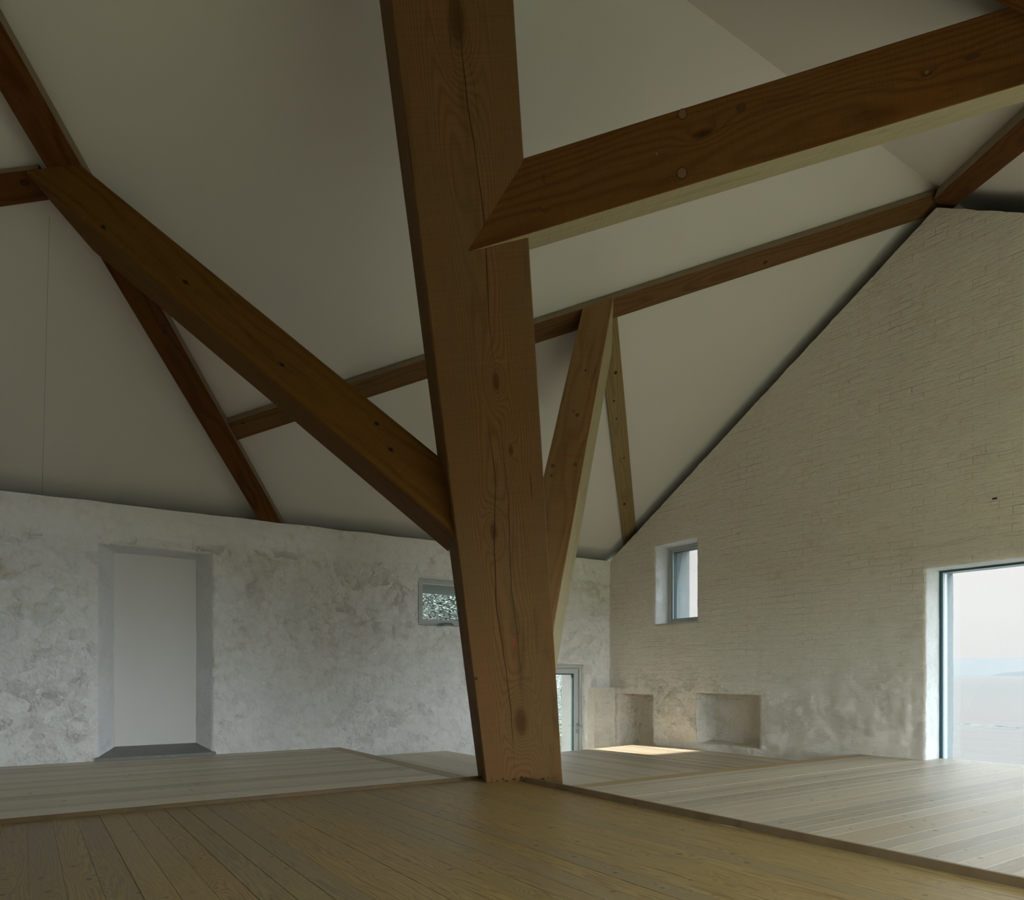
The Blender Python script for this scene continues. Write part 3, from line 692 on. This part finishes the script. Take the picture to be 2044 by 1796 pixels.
bm = bmesh.new(); ring_frame(bm, plL, 565.5, 736, 87.5, 168.5, 3, 12, 3.2); bmesh.ops.recalc_face_normals(bm, faces=bm.faces); obj('outer_frame', bm, M['frame'], w1, I4)
bm = bmesh.new(); ring_frame(bm, plL, 568, 734, 90, 166.8, .5, 9, 7.4); bmesh.ops.recalc_face_normals(bm, faces=bm.faces); obj('sash_frame', bm, M['frame'], w1, I4)
bm = bmesh.new(); add_box(bm, (574, YL+4, 96), (728, YL+4.6, 161)); obj('pane', bm, M['glass'], w1, I4)
bm = bmesh.new(); add_box(bm, (566, YL-1, 168.3), (736, YL+6, 173)); obj('head_strip', bm, M['wall_n'], w1, I4)
bm = bmesh.new()
pts = [(601, 87.2, 1.0), (606, 89.6, 1.3), (613, 91.0, 1.6), (620, 91.0, 2.0), (628, 90.8, 2.1), (633, 89.6, 1.6)]
pr = None
for (x, z, t) in pts:
    ring = [bm.verts.new(W(x, YL-5+a, z+b)) for a, b in ((-1.2, -t), (1.2, -t), (1.2, t*.7), (-1.2, t*.7))]
    if pr:
        for i in range(4): bm.faces.new((pr[i], pr[(i+1) % 4], ring[(i+1) % 4], ring[i]))
    else: bm.faces.new(ring)
    pr = ring
bm.faces.new(list(reversed(pr))); add_box(bm, (612, YL-5, 87.5), (617, YL+1, 91))
o = obj('window_handle', bm, M['green'], w1, I4); o['label'] = 'green curved handle'
# ------------------------------------------------------------------ window 2: small window high in the gable
w2 = empty('window_2', W(XG, 950, 97)); tag(w2, kind='structure')
bm = bmesh.new(); ring_frame(bm, plG, 894, 1004, 98, 248, 34, 46, 6.5); bmesh.ops.recalc_face_normals(bm, faces=bm.faces); obj('outer_frame', bm, M['frame'], w2, I4)
bm = bmesh.new(); ring_frame(bm, plG, 899.5, 998, 103.5, 243, 38, 50, 5.2); bmesh.ops.recalc_face_normals(bm, faces=bm.faces); obj('sash_frame', bm, M['frame'], w2, I4)
bm = bmesh.new(); ring_frame(bm, plG, 903.6, 994, 107.6, 239, 41, 49, 1.6); obj('glazing_bead', bm, M['frame_dark'], w2, I4)
bm = bmesh.new(); add_box(bm, (XG+44, 904, 108), (XG+44.6, 993.5, 238.5)); obj('pane', bm, M['glass'], w2, I4)
# ------------------------------------------------------------------ window 3: floor-level sea window
w3 = empty('window_3', W(XG+45, 350, -114)); tag(w3, kind='structure')
bm = bmesh.new(); ring_frame(bm, plG, -116, 501, -119, 144.5, 42, 52, 3.4); bmesh.ops.recalc_face_normals(bm, faces=bm.faces); obj('outer_frame', bm, M['frame_dark'], w3, I4)
bm = bmesh.new(); ring_frame(bm, plG, -114, 498.6, -117.5, 142.4, 44, 56, 1.6); obj('sash_frame', bm, M['frame_edge'], w3, I4)
bm = bmesh.new(); add_box(bm, (XG+48, -112, -115), (XG+49, 495.5, 140)); obj('pane', bm, M['glass'], w3, I4)
bm = bmesh.new(); add_box(bm, (XG+1, -110, -119.2), (XG+44, 499, -114.9)); obj('window_sill', bm, M['floor_x'], w3, I4)
# ------------------------------------------------------------------ glazed stair door
g1 = empty('door_1', W(880, YL+33, Z_LOW)); tag(g1, kind='structure')
bm = bmesh.new(); ring_frame(bm, plL, 796, 958.5, Z_LOW, 22.4, 30, 42, 8.2); bmesh.ops.recalc_face_normals(bm, faces=bm.faces); obj('door_frame', bm, M['frame'], g1, I4)
bm = bmesh.new(); ring_frame(bm, plL, 804.6, 949.7, Z_LOW+2, 13.4, 33, 43, 10.5); bmesh.ops.recalc_face_normals(bm, faces=bm.faces); leaf = obj('door_leaf', bm, M['frame'], g1, I4)
bm = bmesh.new(); ring_frame(bm, plL, 814.4, 939.8, Z_LOW+12, 3.6, 36, 41, 3.0); obj('glazing_bead', bm, M['frame_dark'], leaf, I4)
bm = bmesh.new(); ring_frame(bm, plL, 803.4, 950.9, Z_LOW+1, 14.6, 36, 41, 1.3); obj('door_gasket', bm, M['crack'], g1, I4)
bm = bmesh.new(); add_box(bm, (817, YL+38, Z_LOW+14), (937, YL+38.6, 2)); obj('pane', bm, M['glass'], leaf, I4)
bm = bmesh.new(); add_box(bm, (939, YL+24, -107), (953, YL+27, -103.5)); add_box(bm, (946, YL+26, -107), (949, YL+33.5, -103.5)); add_box(bm, (944.5, YL+31.5, -104), (948.5, YL+33.4, -99.5))
obj('door_handle', bm, M['steel'], leaf, I4)
bm = bmesh.new(); add_box(bm, (943.5, YL+31.6, -120), (948, YL+33.4, -111)); o = obj('lock_plate', bm, M['steel'], leaf, I4)

# ------------------------------------------------------------------ OUTSIDE: sea, flats, hills, bank, planting
ZS = -520
t = NT('estuary water'); p = t.n('NewGeometry').outputs['Position']; s = t.sep(p)
wv = t.noise(t.map(p, (.5, .16, 1)), 1.0, 6, .62, .4).outputs[0]
wet = t.ramp(t.noise(t.map(p, (.20, .055, 1)), 1.0, 6, .62).outputs[0], [(.54, 0.0), (.62, 1.0)])
c = t.mix(t.math('MULTIPLY', wet, .9), (.05, .055, .055), (.035, .045, .043))
t.bsdf(c, t.math('MULTIPLY_ADD', wet, .35, .14), wv, .3, .15, spec=t.math('MULTIPLY_ADD', wet, -.42, .5)); M['sea_near'] = t.m
t = NT('open water'); p = t.n('NewGeometry').outputs['Position']
wv = t.noise(t.map(p, (.12, .04, 1)), 1.0, 5, .6).outputs[0]
t.bsdf(t.mix(wv, (.045, .05, .05), (.03, .035, .035)), .12, wv, .08, .3, spec=.5); M['sea'] = t.m
t = NT('shingle'); p = t.n('NewGeometry').outputs['Position']; nn = t.noise(p, 1.2, 4, .7).outputs[0]
t.bsdf(t.mix(t.ramp(nn, [(.4, 0.0), (.6, 1.0)]), (.03, .035, .028), (.10, .105, .085)), .8, nn, .5, .1); M['shingle'] = t.m
bm = bmesh.new(); BIG = 1.2e6
quad(bm, [W(9000, -BIG, ZS), W(BIG*2.2, -BIG, ZS), W(BIG*2.2, BIG, ZS), W(9000, BIG, ZS)])
o = obj('open_sea', bm, M['sea']); tag(o, 'calm pale grey sea beyond the big window, out to the hazy hills', 'sea', kind='stuff')
bm = bmesh.new(); quad(bm, [W(1500, -9000, ZS+1), W(9000, -9000, ZS+1), W(9000, 12000, ZS+1), W(1500, 12000, ZS+1)])
o = obj('tidal_flat', bm, M['sea_near']); tag(o, 'rippled wet tidal flat in front of the sea, dark streaks in it', 'tidal flat', kind='stuff')
bm = bmesh.new()
N = 160; rows = []
for i in range(N+1):
    y = -4000+10000*i/N; cx = 8600+900*noise.noise(Vector((y*.0006, 0, 0)))-.12*y
    rows.append([bm.verts.new(W(cx+dx+60*noise.noise(Vector((y*.004, dx, 1))), y, ZS+h)) for dx, h in ((-70, 0), (-20, 7+5*noise.noise(Vector((y*.01, 0, 4)))), (30, 6), (70, 0))])
for a, b in zip(rows[:-1], rows[1:]):
    for i in range(3): bm.faces.new((a[i], a[i+1], b[i+1], b[i]))
tag(obj('shingle_bar', bm, M['shingle'], smooth=True), 'low line of pale shingle between the tidal flat and the open sea', 'shingle', kind='stuff')
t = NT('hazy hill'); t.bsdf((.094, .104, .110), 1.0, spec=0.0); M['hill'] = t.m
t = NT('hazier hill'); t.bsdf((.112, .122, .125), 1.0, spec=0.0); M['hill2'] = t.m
def hill(name, D, y0, y1, hf, mat, label):
    bm = bmesh.new(); N = 90; rows = []
    for i in range(N+1):
        y = y0+(y1-y0)*i/N; h = hf(i/N, y)
        rows.append([bm.verts.new(W(D+dx, y, ZS-200+(h+200)*k)) for dx, k in ((-h*3-2000, 0), (-h*1.2, .7), (0, 1), (h*3+4000, 0))])
    for a, b in zip(rows[:-1], rows[1:]):
        for i in range(3): bm.faces.new((a[i], a[i+1], b[i+1], b[i]))
    bmesh.ops.recalc_face_normals(bm, faces=bm.faces)
    tag(obj(name, bm, mat, smooth=True), label, 'hill', 'hazy hills across the water')
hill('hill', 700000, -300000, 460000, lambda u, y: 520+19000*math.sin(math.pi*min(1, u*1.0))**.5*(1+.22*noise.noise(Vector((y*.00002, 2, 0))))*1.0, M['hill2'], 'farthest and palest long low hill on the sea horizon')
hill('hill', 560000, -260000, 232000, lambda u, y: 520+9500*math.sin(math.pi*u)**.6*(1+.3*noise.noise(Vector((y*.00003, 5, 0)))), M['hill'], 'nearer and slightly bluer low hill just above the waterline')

# ground behind the rubble wall
t = NT('rough grass bank'); p = t.n('NewGeometry').outputs['Position']; nn = t.noise(p, 3.0, 6, .7).outputs[0]
t.bsdf(t.mix(t.ramp(nn, [(.35, 0.0), (.62, 1.0)]), (.03, .045, .03), (.16, .18, .14)), .9, nn, .8, .1); M['bank'] = t.m
bm = bmesh.new(); N = 60; G = {}
for i in range(N+1):
    for j in range(N+1):
        x = -600+2900*i/N; y = YL+98+1900*(j/N)**1.4; z = Z_LOW-4+(y-YL-98)*.06+10*noise.noise(Vector((x*.01, y*.01, 0)))
        G[i, j] = bm.verts.new(W(x, y, z))
for i in range(N):
    for j in range(N): bm.faces.new((G[i, j], G[i+1, j], G[i+1, j+1], G[i, j+1]))
tag(obj('grass_bank', bm, M['bank'], smooth=True), 'pale stony grass bank seen through the stair door', 'ground', kind='stuff')
t = NT('shore turf'); p = t.n('NewGeometry').outputs['Position']; nn = t.noise(p, .3, 5, .6).outputs[0]
t.bsdf(t.mix(nn, (.10, .12, .06), (.24, .24, .15)), .95, spec=.1); M['turf'] = t.m
bm = bmesh.new(); quad(bm, [W(-BIG, -BIG, ZS), W(1500, -BIG, ZS), W(1500, YL+98, ZS), W(-BIG, YL+98, ZS)])
quad(bm, [W(-BIG, YL+98, Z_LOW-12), W(2300, YL+98, Z_LOW-12), W(2300, BIG, Z_LOW-12), W(-BIG, BIG, Z_LOW-12)])
tag(obj('shore_ground', bm, M['turf']), 'open turf around the building', 'ground', kind='stuff')
def leaf_mat(name, a, b):
    t = NT(name); ri = t.n('NewGeometry').outputs['Random Per Island']
    t.bsdf(t.mix(ri, a, b), .45, spec=.5); return t.m
M['leaf'] = leaf_mat('silver leaves', (.10, .13, .11), (.22, .26, .225)); M['twig'] = plain('grey twig', (.13, .12, .10), .8)
def foliage(name, c, r, n, label, cat, seed, size=5.0, trunk=True, group='bushes and trees behind the rubble wall'):
    rnd = random.Random(seed); bm = bmesh.new(); c = V3(*c)
    for k in range(n):
        d = Vector((rnd.gauss(0, 1), rnd.gauss(0, 1), rnd.gauss(0, 1))).normalized()*(rnd.random()**.4)
        p = c+Vector((d.x*r[0], d.y*r[1], d.z*r[2])); p += noise.noise_vector(p*.02)*14
        a = Vector((rnd.gauss(0, 1), rnd.gauss(0, 1), rnd.gauss(0, .6))).normalized(); b = a.orthogonal().normalized()
        s = size*rnd.uniform(.6, 1.3)
        quad(bm, [WV(p-a*s), WV(p+b*s*.45), WV(p+a*s), WV(p-b*s*.45)])
    root = empty(name, W(c.x, c.y, Z_LOW)); tag(root, label, cat, group)
    obj('foliage', bm, M['leaf'], root, I4)
    bm = bmesh.new()
    for k in range(9):
        q = W(c.x, c.y, Z_LOW); e = WV(c+Vector((rnd.uniform(-.8, .8)*r[0], rnd.uniform(-.8, .8)*r[1], rnd.uniform(-.2, .8)*r[2])))
        pr = None; ns = 6
        for i in range(ns+1):
            u = i/ns; m_ = q.lerp(e, u)+noise.noise_vector(Vector((k*3, u*3, seed)))*.12*u; rr = (.05 if trunk else .02)*(1-u*.8)+.004
            ring = [bm.verts.new(m_+Vector((math.cos(t_)*rr, math.sin(t_)*rr, 0))) for t_ in (0, 1.57, 3.14, 4.71)]
            if pr:
                for j in range(4): bm.faces.new((pr[j], pr[(j+1) % 4], ring[(j+1) % 4], ring[j]))
            pr = ring
    obj('stems', bm, M['twig'], root, I4)
    return root
foliage('tree', (980, 1760, 200), (125, 110, 150), 30000, 'pale leafy tree filling the small window in the rubble wall', 'tree', 3, 4.6)
foliage('tree', (430, 1760, 350), (190, 110, 150), 8000, 'unseen leafy tree added to block sun, left of the one seen in the small window', 'tree', 4, 9)  # out-of-view tree added to keep sun off the small window
foliage('shrub', (1500, 1850, -90), (190, 120, 170), 16000, 'grey-green shrub seen through the glazed stair door, left part', 'shrub', 5, 3.6, False)
foliage('shrub', (1720, 2080, -60), (260, 140, 230), 16000, 'taller pale shrub seen through the glazed stair door behind the nearer one', 'shrub', 9, 4.2, False)

# ------------------------------------------------------------------ LIGHT
w = bpy.data.worlds.new('overcast'); sc.world = w; w.use_nodes = True; t = w.node_tree; t.nodes.clear()
out = t.nodes.new('ShaderNodeOutputWorld'); bg = t.nodes.new('ShaderNodeBackground'); tc = t.nodes.new('ShaderNodeTexCoord')
sep = t.nodes.new('ShaderNodeSeparateXYZ'); t.links.new(tc.outputs['Generated'], sep.inputs[0])
ramp = t.nodes.new('ShaderNodeValToRGB'); e = ramp.color_ramp.elements
e[0].position = 0.0; e[0].color = (.87, .885, .875, 1); e[1].position = 1.0; e[1].color = (1.0, 1.0, 1.0, 1)
e2 = ramp.color_ramp.elements.new(.10); e2.color = (.95, .94, .92, 1)
t.links.new(sep.outputs[2], ramp.inputs[0])
cl = t.nodes.new('ShaderNodeTexNoise'); cl.inputs['Scale'].default_value = 3.0; cl.inputs['Detail'].default_value = 4
mp = t.nodes.new('ShaderNodeMapping'); mp.inputs['Scale'].default_value = (1, 1, 5); t.links.new(tc.outputs['Generated'], mp.inputs[0]); t.links.new(mp.outputs[0], cl.inputs[0])
mx = t.nodes.new('ShaderNodeMix'); mx.data_type = 'RGBA'; mx.blend_type = 'MULTIPLY'; mx.inputs[0].default_value = .12
t.links.new(ramp.outputs[0], mx.inputs[6]); t.links.new(cl.outputs[0], mx.inputs[7])
# fill added in unseen sky: brighter high up, cool and bright opposite the sun
def wm(op, a, b, c=None):
    n = t.nodes.new('ShaderNodeMath'); n.operation = op
    for k, v in enumerate((a, b, c)):
        if v is None: continue
        if isinstance(v, (int, float)): n.inputs[k].default_value = v
        else: t.links.new(v, n.inputs[k])
    return n.outputs[0]
up = wm('MAXIMUM', sep.outputs[2], 0.0); side = wm('MAXIMUM', wm('MULTIPLY', sep.outputs[1], -1.0), 0.0)
side = wm('SMOOTH_MIN', side, 1.0, .01) if False else side
bg.inputs[1].default_value = 1.0; t.links.new(mx.outputs[2], bg.inputs[0])
bg2 = t.nodes.new('ShaderNodeBackground'); bg2.inputs[0].default_value = (.77, .90, 1.0, 1)
SIDE, UP = 7.6, 3.3
t.links.new(wm('ADD', wm('MULTIPLY', side, SIDE), wm('MULTIPLY', wm('MINIMUM', wm('MULTIPLY', wm('MAXIMUM', wm('SUBTRACT', up, .16), 0.0), 4.0), 1.0), UP)), bg2.inputs[1])
ash = t.nodes.new('ShaderNodeAddShader'); t.links.new(bg.outputs[0], ash.inputs[0]); t.links.new(bg2.outputs[0], ash.inputs[1]); t.links.new(ash.outputs[0], out.inputs[0])
sun = bpy.data.lights.new('sun', 'SUN'); sun.energy = 15.0; sun.angle = math.radians(1.6); sun.color = (1.0, .90, .79)
so = bpy.data.objects.new('sun', sun); COL.objects.link(so)
el = math.radians(23.5); dv = Vector((.2, -.98, 0)).normalized()*math.cos(el)-Vector((0, 0, 1))*math.sin(el)
so.rotation_euler = dv.to_track_quat('-Z', 'Y').to_euler(); so.location = W(800, 1600, 400)

# ------------------------------------------------------------------ CAMERA
cam = bpy.data.cameras.new('camera'); co = bpy.data.objects.new('camera', cam); COL.objects.link(co)
co.location = W(0, 0, 0); co.rotation_euler = (math.pi/2, 0, .978-math.pi/2)
cam.lens = 36*1447.2/2044; cam.sensor_width = 36; cam.sensor_fit = 'HORIZONTAL'; cam.shift_y = 449/2044; cam.clip_end = 30000; cam.clip_start = .02
sc.camera = co
sc.view_settings.view_transform = 'Standard'; sc.view_settings.look = 'None'; sc.view_settings.gamma = 1; sc.view_settings.exposure = 0.12; sc.view_settings.use_curve_mapping = False
